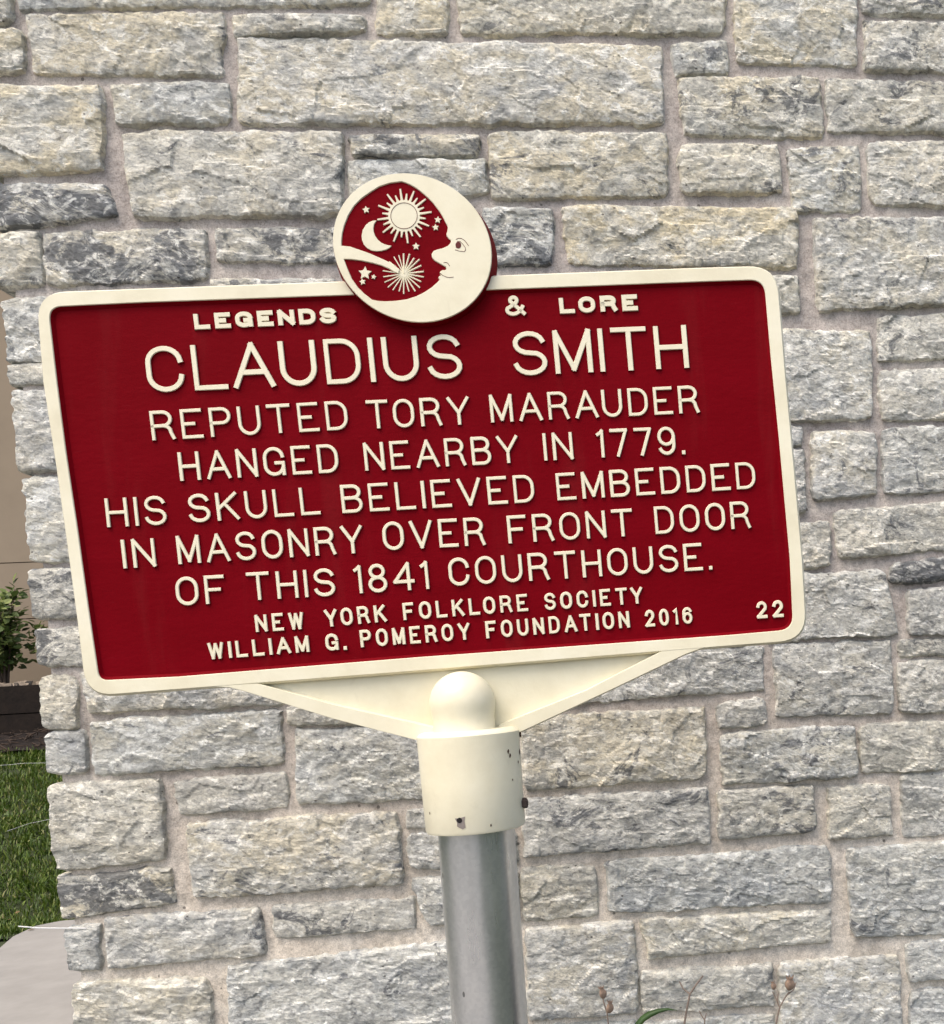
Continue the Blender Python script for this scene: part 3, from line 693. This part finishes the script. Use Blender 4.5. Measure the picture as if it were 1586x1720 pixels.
# inner lip of the border is painted red
lipV = []; lipF = []; n = len(inner)
cen = Vector((0, 0))
for k in range(n):
    p0 = Vector(inner[k-1]); p1 = Vector(inner[k]); p2 = Vector(inner[(k+1) % n])
    t = ((p2-p1).normalized()+(p1-p0).normalized()).normalized(); nn = Vector((t.y, -t.x))
    area = 1
    if nn.dot(-p1) < 0: nn = -nn
    a = p1+nn*.0007; b = p1+nn*.0042
    lipV += [sw(a.x, a.y, -.0012), sw(b.x, b.y, SHEET+.0001)]
for k in range(n): lipF.append((2*k, 2*k+1, (2*k+3) % (2*n), (2*k+2) % (2*n)))
link('border_lip', lipV, lipF, RED, marker)

# ---- lettering: monoline strokes, flat cream face on red drafted sides
def arc(cx, cy, rx, ry, a0, a1, n=10):
    return [(cx+rx*math.cos(R_(a0+(a1-a0)*k/n)), cy+ry*math.sin(R_(a0+(a1-a0)*k/n))) for k in range(n+1)]
G = {}
def g(ch, w_, *st): G[ch] = (w_, st)
g('A', .86, [(0,0),(.5,1),(1,0)], [(.17,.33),(.83,.33)])
g('B', .72, [(0,0),(0,1)], [(0,1),(.55,1)]+arc(.55,.765,.39,.235,90,-90,10)+[(0,.53)], [(0,.53),(.6,.53)]+arc(.6,.265,.4,.265,90,-90,10)+[(0,0)])
g('C', .74, arc(.5,.66,.5,.34,5,180,12)+arc(.5,.34,.5,.34,180,355,12))
g('D', .73, [(0,0),(0,1),(.42,1)]+arc(.46,.6,.54,.4,90,0,9)+arc(.46,.4,.54,.4,0,-90,9)+[(0,0)])
g('E', .70, [(1,1),(0,1),(0,0),(1,0)], [(0,.5),(.62,.5)])
g('F', .68, [(1,1),(0,1),(0,0)], [(0,.5),(.78,.5)])
g('G', .78, arc(.48,.66,.48,.34,5,180,12)+arc(.48,.34,.48,.34,180,345,12), [(.58,.44),(.97,.44),(.97,0)])
g('H', .72, [(0,0),(0,1)], [(1,0),(1,1)], [(0,.5),(1,.5)])
g('I', .0, [(0,0),(0,1)])
g('K', .76, [(0,0),(0,1)], [(.95,1),(0,.4)], [(.34,.62),(1,0)])
g('L', .68, [(0,1),(0,0),(1,0)])
g('M', .82, [(0,0),(0,1),(.5,.06),(1,1),(1,0)])
g('N', .72, [(0,0),(0,1),(1,0),(1,1)])
g('O', .76, arc(.5,.62,.5,.38,0,180,14)+arc(.5,.38,.5,.38,180,360,14)+[(1,.62)])
g('P', .70, [(0,0),(0,1),(.6,1)]+arc(.6,.735,.4,.265,90,-90,10)+[(0,.47)])
g('R', .76, [(0,0),(0,1),(.52,1)]+arc(.52,.74,.4,.26,90,-90,10)+[(0,.48)], [(.55,.48),(.74,.44),(.85,.34),(.9,.18),(1,0)])
g('S', .72, arc(.5,.755,.47,.245,12,250,12)+[(.5,.51)]+arc(.5,.26,.5,.26,62,-170,12))
g('T', .80, [(0,1),(1,1)], [(.5,1),(.5,0)])
g('U', .74, [(0,1),(0,.38)]+arc(.5,.38,.5,.38,180,360,14)[1:]+[(1,1)])
g('V', .84, [(0,1),(.5,0),(1,1)])
g('W', .95, [(0,1),(.24,0),(.5,.95),(.76,0),(1,1)])
g('Y', .82, [(0,1),(.5,.42),(1,1)], [(.5,.42),(.5,0)])
g('1', .20, [(0,.86),(.55,.92),(1,1),(1,0)])
g('7', .66, [(0,1),(1,1),(.42,0)])
g('9', .64, arc(.5,.68,.5,.32,0,360,18), [(1,.68),(1,.36)]+arc(.5,.32,.5,.32,0,-155,10))
g('8', .66, arc(.5,.765,.42,.235,0,360,16), arc(.5,.265,.5,.265,0,360,16))
g('4', .78, [(.76,0),(.76,1),(0,.3),(1,.3)])
g('2', .62, arc(.5,.7,.46,.3,170,-25,11)+[(.0,.0),(1,0)])
g('0', .60, arc(.5,.62,.5,.38,0,180,12)+arc(.5,.38,.5,.38,180,360,12)+[(1,.62)])
g('6', .62, arc(.5,.32,.5,.32,0,360,18), [(0,.32),(0,.64)]+arc(.5,.68,.5,.32,180,25,10))
g('.', .04, [(0,.04),(.4,.04)])
g('&', .80, [(1,0),(.3,.72)]+arc(.44,.82,.2,.18,205,-25,10)+[(.5,.6),(.2,.44)]+arc(.36,.24,.36,.24,150,300,8)+[(.78,.16),(.95,.42)])
G['.'] = (.0, ([(0,0),(0,.02)],))

def stroke_mesh(pts, wd, h0, h1, drf, closed=False):
    """ribbon with drafted sides; pts (u,v) metres"""
    q = [Vector(pts[0])]
    for p in pts[1:]:
        if (Vector(p)-q[-1]).length > wd*.04: q.append(Vector(p))
    if len(q) == 1: q.append(q[0]+Vector((0, wd*.1)))
    closed = (q[0]-q[-1]).length < wd*.35 and len(q) > 6
    if closed: q = q[:-1]
    m = len(q)
    prof = [(-(wd/2+drf), h0), (-(wd/2+.0003), h1-.0011), (-(wd/2-.0003), h1), (wd/2-.0003, h1), (wd/2+.0003, h1-.0011), (wd/2+drf, h0)]
    V = []; Fc = []; mi = []
    P = q[:]
    if not closed:
        P[0] = q[0]-(q[1]-q[0]).normalized()*wd*.42; P[-1] = q[-1]+(q[-1]-q[-2]).normalized()*wd*.42
    for i in range(m):
        if closed: a = P[i-1]; c = P[(i+1) % m]
        else: a = P[max(i-1, 0)]; c = P[min(i+1, m-1)]
        t1 = (P[i]-a); t2 = (c-P[i])
        if t1.length < 1e-9: t1 = t2
        if t2.length < 1e-9: t2 = t1
        t1.normalize(); t2.normalize(); t = t1+t2
        if t.length < .2: t = t1
        t.normalize(); nn = Vector((-t.y, t.x)); k = 1/max(.74, abs(nn.dot(Vector((-t1.y, t1.x)))))
        for s_, hh in prof: V.append(sw(*(P[i]+nn*(s_*k)), hh))
    L = 6; seg = m if closed else m-1
    for i in range(seg):
        j = (i+1) % m
        for k in range(5):
            Fc.append((i*L+k+1, i*L+k, j*L+k, j*L+k+1)); mi.append(1 if k in (0, 4) else 0)
    if not closed:
        for e_, i in ((-1, 0), (1, m-1)):
            t = (P[1]-P[0]).normalized() if i == 0 else (P[-1]-P[-2]).normalized()
            b = len(V); nn = Vector((-t.y, t.x))
            for s_ in (-(wd/2+drf), wd/2+drf): V.append(sw(*(P[i]+t*e_*drf+nn*s_), h0))
            r = (i*L+1, i*L+2, i*L+3, i*L+4)
            Fc.append((*r, b+1, b) if e_ < 0 else tuple(reversed((*r, b+1, b)))); mi.append(1)
            Fc.append((i*L, i*L+1, b)); mi.append(1); Fc.append((i*L+4, i*L+5, b+1)); mi.append(1)
    return V, Fc, mi
wob = random.Random(4)
def strokes(name, sts, wd, h0, h1, parent, drf=.0011, mats=None):
    V, Fc, mi = [], [], []; sp2 = []
    for s_ in sts:                              # sharp turns (A, M, N, W, 4, 7) are two bars meeting, not a mitre
        cur = [s_[0]]
        for i in range(1, len(s_)-1):
            a = Vector(s_[i])-Vector(s_[i-1]); b = Vector(s_[i+1])-Vector(s_[i])
            cur.append(s_[i])
            if a.length > wd*.8 and b.length > wd*.8 and a.normalized().dot(b.normalized()) < -.12: sp2.append(cur); cur = [s_[i]]
        cur.append(s_[-1]); sp2.append(cur)
    for k, s_ in enumerate(sp2):
        a, b, c = stroke_mesh(s_, wd*wob.uniform(.95, 1.06), h0, h1-.00004*k, drf); o_ = len(V)
        V += a; Fc += [tuple(i+o_ for i in f) for f in b]; mi += c
    return link(name, V, Fc, mats or [CREAM, RED], parent, midx=mi)
def word(text, x0, y0, x1, y1, hpx, spx_, gap=.24, upx=None):
    """cap letters between two baseline pixels; hpx: cap height, spx_: stroke width"""
    A = Vector(sp(x0, y0, LTOP)); B = Vector(sp(x1, y1, LTOP))
    up = Vector(sp(x0+(hpx*.105 if False else 0)-hpx*.11, y0-hpx, LTOP))-A
    up2 = Vector(sp(x1-hpx*.085, y1-hpx, LTOP))-B
    ht = up.length; base = (B-A); Wt = base.length; bx = base.normalized()
    by = Vector((-bx.y, bx.x)); ht = (up.dot(by)+up2.dot(by))/2
    sw_ = spx_/S_; ih = ht-sw_
    unit = []
    x = 0
    adv = []
    for i, ch in enumerate(text):
        gw, st = G[ch]; adv.append((x, gw)); 
        gp = gap
        nx_ = text[i+1] if i+1 < len(text) else ''
        if ch in 'AVYTL' and nx_ and nx_ in 'AVYTOUC': gp = gap*.7
        if ch in 'LFPTY' and nx_ == 'A' or ch == 'A' and nx_ in 'TVY': gp = gap*.55
        x += gw*ih + sw_ + gp*ht
    total = x-gp*ht
    k = Wt/total
    for (xx, gw), ch in zip(adv, text):
        st = G[ch][1]; w_ = gw*ih*k + sw_*(k-1)
        ox = xx*k + sw_/2
        if ch == '.': sts = [[(A+bx*ox+by*sw_*.55), (A+bx*(ox+sw_*.12)+by*sw_*.55)]]; 
        else: sts = [[A+bx*(ox+max(w_, 0)*p[0])+by*(sw_/2+ih*p[1]) for p in s_] for s_ in st]
        wd = sw_*(1.25 if ch == '.' else 1)
        strokes('letter', [[tuple(p) for p in s_] for s_ in sts], wd, SHEET, LTOP, panel)
word('LEGENDS', 327,553.5, 566,542.5, 26.5, 7.2, .2)
word('&', 850,531, 884,529, 34, 6.0)
word('LORE', 941,527, 1072.5,521, 27, 7.2, .26)
word('CLAUDIUS', 249.5,659.5, 778.5,635, 76, 7.8, .19)
word('SMITH', 865,631.5, 1158,618, 73.5, 7.8, .17)
word('REPUTED', 256,740, 586,721, 49, 5.0)
word('TORY', 618,720.5, 791,712.5, 47.5, 5.0)
word('MARAUDER', 825.5,710, 1175.5,693, 46.5, 5.0)
word('HANGED', 303,808, 570,793, 48, 5.0)
word('NEARBY', 614,791, 873,777, 47, 5.0)
word('IN', 915,774, 964,771.5, 46.5, 5.0)
word('1779.', 1004,769, 1150.5,762.5, 47, 5.0)
word('HIS', 180,886, 281,881, 49, 5.0)
word('SKULL', 319,878, 539.5,863.5, 47, 5.0)
word('BELIEVED', 575.5,862, 899,843, 46.5, 5.0)
word('EMBEDDED', 937,840.5, 1270.5,820, 44.8, 5.0)
word('IN', 207.5,955, 262.5,951.8, 48.5, 5.0)
word('MASONRY', 300,948, 612,928.5, 47.5, 5.0)
word('OVER', 645,924.5, 816,915.5, 47, 5.0)
word('FRONT', 855,913, 1065,900, 46, 5.0)
word('DOOR', 1102,897, 1262,886.8, 45.5, 5.0)
word('OF', 297.5,1017.5, 380,1013, 47.5, 5.0)
word('THIS', 417,1009, 564,1000.5, 46.5, 5.0)
word('1841', 597,997.5, 721.5,989.3, 47.5, 5.0)
word('COURTHOUSE.', 756,984.5, 1196,956.5, 45.8, 5.0)
word('NEW', 430,1062, 511,1056.5, 29, 4.5, .34)
word('YORK', 547,1053.5, 650,1044, 29, 4.5, .34)
word('FOLKLORE', 678.5,1042, 888,1026, 28.5, 4.5, .34)
word('SOCIETY', 916,1025, 1081,1013.3, 28, 4.5, .34)
word('WILLIAM', 351,1108, 520,1095, 28, 4.5, .3)
word('G.', 548,1093, 582,1091, 27.5, 4.5, .3)
word('POMEROY', 606.5,1087.5, 791,1074, 28.5, 4.5, .34)
word('FOUNDATION', 817.5,1072.5, 1058.5,1054, 28.2, 4.5, .34)
word('2016', 1085,1053, 1164,1047, 27.5, 4.5, .34)
word('22', 1272,1039, 1317,1036, 28, 5.0, .34)

# ---- moon disc
DH = .009
def cp(x, y): return (540+x/4.956, 270+y/4.956)          # traced on an enlarged view of the disc
t_ = [2*math.pi*k/96 for k in range(96)]
face = spx([(692.6+132.6*math.cos(a), 415.9+13.8*math.cos(a)+123.8*math.sin(a)) for a in t_], DH)
fc = Vector((sum(p[0] for p in face)/96, sum(p[1] for p in face)/96))
base_l = [tuple(fc+(Vector(p)-fc)*1.006) for p in face]
disc = plate(base_l, [], -.016, DH-.0016, RED, 'moon_disc', marker, draft=.0035)
field = [(668,168),(705,180),(740,195),(780,217),(820,245),(862,280),(900,315),(933,350),(960,385),(985,418),(1005,450),(1022,480),(1035,510),(1050,535),(1056,552),(1052,585),(1045,605),(1045,622),(1062,645),(1082,660),(1080,678),(1070,695),(1050,712),(1010,730),(960,742),(935,752),(921,775),(922,795),(930,812),(950,830),(985,850),(1020,870),(1038,880),(1043,893),(1040,905),(1030,912),(1003,914),(990,925),(988,935),(992,946),(1001,954),(985,960),(977,968),(980,980),(988,990),(960,1020),(920,1055),(860,1095),(790,1130),(710,1155),(620,1168),(520,1172),(460,1167),(418,1158),(385,1132),(350,1105),(300,1055),(250,985),(215,905),(183,815),(250,816),(330,826),(420,845),(500,867),(560,892),(610,922),(640,935),(645,905),(610,873),(560,845),(480,808),(400,773),(300,738),(235,716),(163,708),(163,660),(170,600),(185,540),(220,450),(270,370),(330,310),(400,260),(480,210),(570,180)]
fl = spx([cp(*p) for p in field], DH)
plate(face, [fl], DH-.0016, DH, CREAM, 'moon_face', disc, draft=.0003)
FH = DH-.0016; EH = DH-.0003
def lines(name, lst, wpx, h0, h1, mats): return strokes(name, [spx([cp(*p) for p in l_], DH) for l_ in lst], wpx/S_, h0, h1, disc, .0003, mats)
# sun
sc_ = (687, 457)
def ringp(r, n=40): return [(sc_[0]+r*1.02*math.cos(2*math.pi*k/n), sc_[1]+r*math.sin(2*math.pi*k/n)) for k in range(n)]
sunpoly = []
for k in range(24):
    a = R_(-98+15*k); rr2 = 226 if k % 2 == 0 else 182
    rt = rr2*(1+.02*math.sin(k*2.3))
    for da, r in ((-7.5, 128), (-3.4, 134), (-1.3, rt), (1.3, rt), (3.4, 134)):
        q = a+R_(da); sunpoly.append((sc_[0]+r*math.cos(q), sc_[1]+r*math.sin(q)))
plate(spx([cp(*p) for p in sunpoly], DH), [], FH, EH, CREAM, 'sun_emblem', disc)
cir = ringp(108, 48); lines('sun_outline', [cir+[cir[0]]], 1.3, EH-.0002, EH+.00045, [INK, INK])
cres = [(458,494),(425,500),(395,513),(368,538),(346,575),(337,620),(340,660),(355,695),(380,722),(415,742),(455,749),(500,746),(540,735),(565,722),(581,706),(555,704),(525,696),(495,682),(465,655),(445,625),(432,590),(430,560),(436,525)]
plate(spx([cp(*p) for p in cres], DH), [], FH, EH, CREAM, 'crescent_emblem', disc)
for (x, y, r, tw) in ((371,406,31,-8),(969,490,29,5),(950,553,28,-5),(787,711,31,0),(362,934,56,2),(434,965,21,10),(342,1006,27,-12)):
    pts = []
    for k in range(10):
        a = R_(-90+tw+36*k); q = r if k % 2 == 0 else r*.47
        pts.append(cp(x+q*math.cos(a), y+q*math.sin(a)))
    plate(spx(pts, DH), [], FH, EH, CREAM, 'star_emblem', disc)
rb = random.Random(3); bl = []
for k in range(22):
    a = R_(-90+360/22*k+rb.uniform(-2, 2)); L = rb.uniform(148, 176)
    bl.append([(686+8*math.cos(a), 937+8*math.sin(a)), (686+L*math.cos(a), 937+L*math.sin(a))])
lines('starburst_emblem', bl, 2.1, FH, EH-.0001, [CREAM, CREAM])
IM = [INK, INK]
lines('eye', [[(1122,654),(1140,645),(1165,646),(1190,662),(1208,683),(1223,705)], [(1117,742),(1150,752),(1190,757),(1201,742),(1196,720),(1178,695),(1155,672),(1134,672)], [(1134,672),(1118,700),(1122,722)]], .95+.4, DH-.0002, DH+.00035, IM)
ir = [(1140+22*math.cos(a), 702+27*math.sin(a)) for a in t_[::6]]
plate(spx([cp(*p) for p in ir], DH), [], DH-.0002, DH+.0004, plain('dark_red_paint', (.10, .012, .01), .6, 0, .1, 20, 0), 'iris', disc)
lines('mouth_line', [[(990,938),(1012,955),(1040,968),(1070,972),(1098,968)]], 1.35, DH-.0002, DH+.00035, IM)
lines('nostril', [[(1020,848),(1040,846),(1055,855),(1066,874)]], 1.35, DH-.0002, DH+.00035, IM)

# ---- bracket: sunk web, raised ribs
web = spx([(395,1149),(420,1147),(1110,1092),(1150,1090),(868,1218),(800,1236),(710,1236)], -.010)
plate(web, [], -.014, -.010, CREAM, 'bracket_web', marker)
ribl = spx([(352,1152.4),(432,1148.5),(560,1184),(722,1221),(738,1225),(735,1249),(702,1243.5),(560,1207),(412,1161),(385,1154)])
plate(ribl, [], -.012, -.0003, CREAM, 'bracket_rib', marker, draft=.0012)
ribr = spx([(1196,1084.5),(1180,1088),(1150,1099),(1020,1161),(874,1229),(842,1240),(838,1219),(852,1213),(985,1160),(1112,1094)])
plate(ribr, [], -.012, -.0003, CREAM, 'bracket_rib', marker, draft=.0012)
# ---- sleeve, ball, pole
def frame_of(ax):
    a = ax.normalized(); b = a.cross(SN).normalized(); c = a.cross(b); return a, b, c
def lathe(name, o0, ax, prof, m, parent, n=64, smooth=True):
    a, b, c = frame_of(ax); V = []; Fc = []
    for (s_, r) in prof:
        for k in range(n):
            an = 2*math.pi*k/n; V.append(o0+a*s_+b*(math.cos(an)*r)+c*(math.sin(an)*r))
    for i in range(len(prof)-1):
        for k in range(n):
            k2 = (k+1) % n; Fc.append((i*n+k, i*n+k2, (i+1)*n+k2, (i+1)*n+k))
    o = link(name, V, Fc, m, parent, smooth=smooth)
    if smooth:
        try:
            md = o.modifiers.new('edges', 'EDGE_SPLIT'); md.split_angle = R_(35)
        except Exception: pass
    return o
dep = (sl_top-CAM).dot(Fv)
sr0 = .5*167/FPX*dep; sr1 = .5*163/FPX*dep; Ls = (sl_bot-sl_top).length
sleeve = lathe('sleeve', sl_top, sax, [(.0, .001), (0, sr0-.008), (.0015, sr0-.003), (.005, sr0), (Ls*.5, (sr0+sr1)/2), (Ls-.003, sr1), (Ls, sr1-.0015), (Ls, pole_r+.001), (Ls-.04, pole_r+.001)], CREAMW, marker)
bc = loc(777, 1181, .006); br_ = 53/FPX*dep
prof = [(-br_*math.cos(R_(a)), max(.0005, br_*math.sin(R_(a)))) for a in range(0, 100, 6)]
bot = (sl_top-bc).length
prof += [(br_*.25, br_*.975), (br_*.45, br_*.95), (bot-.003, br_*.94), (bot+.004, br_*1.0)]
lathe('ball_cap', bc, sax, prof, CREAM, marker)
# fillet where the ball boss meets the sleeve top
pax = (pole_foot-sl_bot).normalized()
pr = [(-.05, pole_r)] + [(x, pole_r) for x in np.linspace(0, (pole_foot-sl_bot).length, 14)]
lathe('pole', sl_bot, pax, pr, GALV, marker)
# screws and flaked paint on the sleeve
a_, b_, c_ = frame_of(sax)
def on_sleeve(px, py, lift=.0):                 # a point on the sleeve's surface seen through a pixel, and its normal
    d = ray(px, py); rel = CAM-sl_top
    dp = d-a_*d.dot(a_); rp = rel-a_*rel.dot(a_); r = (sr0+sr1)/2
    A2 = dp.dot(dp); B2 = 2*dp.dot(rp); C2 = rp.dot(rp)-r*r; disc_ = B2*B2-4*A2*C2
    if disc_ < 0: t = -B2/(2*A2)
    else: t = (-B2-math.sqrt(disc_))/(2*A2)
    p = CAM+d*t; q = p-sl_top; nrm = (q-a_*q.dot(a_)).normalized()
    r_at = sr0+(sr1-sr0)*q.dot(a_)/Ls
    return sl_top+a_*q.dot(a_)+nrm*(r_at+lift), nrm
def blob(name, px, py, r, m, seed, lift=.0004, el=1.0, parent=None):
    rr2 = random.Random(seed); p, nrm = on_sleeve(px, py, lift); u_ = a_.cross(nrm).normalized(); n = 11
    V = [p+nrm*.0002]+[p+(u_*math.cos(6.283*k/n)+a_*math.sin(6.283*k/n)*el)*(r*rr2.uniform(.6, 1.3)) for k in range(n)]
    return link(name, V, [(0, k+1, (k+1) % n+1) for k in range(n)], m, parent or sleeve)
blob('chipped_paint', 775, 1382, .0062, plain('bare_grey_metal', (.22, .19, .17), .6), 3, .0004, 1.2)
p, nrm = on_sleeve(772, 1378, .0); link('screw_hole', *tube([p-nrm*.004, p+nrm*.0009], .0030, 14), plain('dark_hole', (.012, .01, .01), .9), sleeve)
for k, (px, py, r) in enumerate(((853,1262,.0014),(856,1269,.0016),(861,1310,.0009),(872,1262,.0022),(874,1240,.0018),(825,1386,.0009),(870,1280,.0012),(722,1366,.0009))):
    blob('rust_chip', px, py, r, RUST, 20+k, .0004, 1.8)
p, nrm = on_sleeve(879, 1349, 0.0); 
nrm = (nrm*.75 + a_.cross(nrm).normalized()*(-.1)).normalized()
link('bolt', *tube([p-nrm*.006, p+nrm*.0045, p+nrm*.006], [.0062, .0062, .004], 6), DARKMETAL, sleeve)
p, nrm = on_sleeve(874, 1233, 0.0)
link('bolt', *tube([p-nrm*.006, p+nrm*.002], [.004, .0035], 8), RUST, sleeve)
# pole nicks
pa, pb, pc = frame_of(pax)

# ================================================================== dry stalks and leaf in front of the wall
YF = 1.74
POD = plain('dry_seed_pod', (.36, .25, .175), .85, 0, .35, 90, .6, .003)
STALK = plain('dry_stalk', (.26, .20, .155), .9, 0, .3, 60)
def fp(px, py, y=YF): return wall_pt(px, py, y)
def stalk(label, main, branches, pods, y, r=.0022):
    r *= .72
    P = [fp(a, b, y) for a, b in main]; foot = P[-1].copy(); foot.z = 0; foot.x += (P[-1].x-P[-2].x)*2
    root = tag(empty('dry_flower_stalk', foot), label, 'dried plant', 'dry flower stalks at the foot of the wall')
    P += [P[-1].lerp(foot, .5)+Vector((.006, 0, 0)), foot]
    n = len(P); link('stem', *tube(P, [r*(.7+.5*k/n) for k in range(n)], 7), STALK, root)
    for bpts in branches:
        B = [fp(a, b, y) for a, b in bpts]
        for k, q in enumerate(B): q.y += .004*k
        link('twig', *tube(B, [r*.75-(r*.3)*k/len(B) for k in range(len(B))], 6), STALK, root)
    for (px, py, rp, el, tilt) in pods:
        c = fp(px, py, y-.004); V = []; Fc = []; N = 12; rows = 9
        ax_ = Vector((math.sin(tilt), 0, math.cos(tilt))); s1 = Vector((math.cos(tilt), 0, -math.sin(tilt))); s2 = Vector((0, 1, 0))
        for i in range(rows):
            t = i/(rows-1); q = rp*(math.sin(math.pi*min(1, t*.9+.06))**.75)*(1-.25*t)
            if t > .93: q = rp*.55
            for k in range(N):
                an = 6.2832*k/N; rib = 1+.16*math.cos(3*an)+.05*math.cos(9*an)
                V.append(c+ax_*((t-.5)*2*rp*el)+s1*(math.cos(an)*q*rib)+s2*(math.sin(an)*q*rib))
        for i in range(rows-1):
            for k in range(N): Fc.append((i*N+k, i*N+(k+1) % N, (i+1)*N+(k+1) % N, (i+1)*N+k))
        Fc.append(tuple(range(N-1, -1, -1)))
        link('seed_pod', V, Fc, POD, root, smooth=True)
        for j in (-1, 0, 1):                     # split tips of the capsule
            t0 = c+ax_*rp*el*.85+s1*rp*.45*j; link('pod_tip', *tube([t0, t0+ax_*rp*.75+s1*rp*.25*j], [rp*.2, rp*.04], 5), POD, root)
stalk('dry stalk with two pale seed pods one above the other, nearest the steel pole', [(1020,1702),(1022,1722),(1021,1760)], [[(1020,1702),(1014,1684),(1012,1672)]], [(1012,1668,.0062,1.45,-.15),(1024,1692,.0062,1.45,.12)], YF)
stalk('bare dry brown stalk with one side twig, rising left of the arching green leaf tip', [(1181,1639),(1168,1656),(1159,1670),(1154,1694),(1149,1724),(1146,1760)], [[(1159,1670),(1148,1662),(1142,1651)]], [], YF-.03, .0026)
stalk('short dry twig with a forked tip, lowest of the dry stalks', [(1184,1712),(1183,1740),(1182,1770)], [[(1184,1714),(1179,1707),(1175,1700)], [(1184,1712),(1187,1703)]], [], YF-.02, .002)
stalk('forked dry stalk carrying two brown seed pods side by side, rightmost of the dry stalks', [(1326,1666),(1318,1677),(1310,1692),(1306,1708),(1302,1730),(1300,1770)], [[(1310,1694),(1305,1680),(1299,1668)], [(1320,1673),(1334,1664),(1339,1652)], [(1306,1682),(1308,1670)]], [(1326,1653,.0088,1.15,.1),(1299,1656,.0048,1.3,-.1)], YF)
gl = NT('green_leaf', .4, 0, .4); gl.color(gl.ramp(gl.noise(gl.coord((1, 1, 1)), 40, 3), [(.3, (.035, .075, .015)), (.7, (.06, .12, .025))])); GL = gl.m
def blade(label, pxs, wid, y):
    P = [fp(a, b, y) for a, b in pxs]; foot = P[-1].copy(); foot.z = 0; foot.x -= .05
    root = tag(empty('daylily_plant', foot), label, 'plant')
    P += [P[-1].lerp(foot, .5)+Vector((-.01, 0, 0)), foot]
    V = []; Fc = []; n = len(P)
    for i, p in enumerate(P):
        t = (P[min(i+1, n-1)]-P[max(i-1, 0)]).normalized(); s_ = t.cross(Vector((0, 1, 0))).normalized(); s_ = (s_+Vector((0, -.7, 0))).normalized()
        ww = wid*min(1, .08+(i/3.2))*(1 if i < n-2 else .8); nn = s_.cross(t)
        V += [p-s_*ww-nn*ww*.35, p+nn*ww*.1, p+s_*ww-nn*ww*.35, p-nn*ww*.12]
    for i in range(n-1):
        a, b = i*4, i*4+4
        Fc += [(a, a+1, b+1, b), (a+1, a+2, b+2, b+1), (a+2, a+3, b+3, b+2), (a+3, a, b, b+3)]
    link('leaf', V, Fc, GL, root, smooth=True)
blade('single arching dark green strap leaf at the bottom edge, between two dry stalks', [(1137,1697),(1122,1695.5),(1107,1698),(1092,1704),(1080,1712),(1072,1722),(1064,1738),(1056,1765)], .0052, YF-.05)

# ================================================================== spider silk at the wall corner
SILK = plain('silk', (.72, .72, .70), .5, 0, .05, 10, 0)
for k, (pts, r, lb) in enumerate((
    ([(31,1556),(70,1559),(112,1562)], .0010, 'bright white taut thread from the wall corner across the grey path edge'),
    ([(-30,1287),(10,1285),(40,1282),(74,1283)], .00018, 'faint spider thread high over the grass, topmost of the threads at the wall corner'),
    ([(12,1396),(50,1383),(86,1371)], .00018, 'faint slanting spider thread over the middle of the lawn beside the wall corner'))):
    P = [wall_pt(a, b, YW+.0-.0*i) for i, (a, b) in enumerate(pts)]
    P[-1].x += .03
    tag(link('spider_thread', *tube(P, r, 5), SILK), lb, 'thread', 'spider threads at the wall corner')
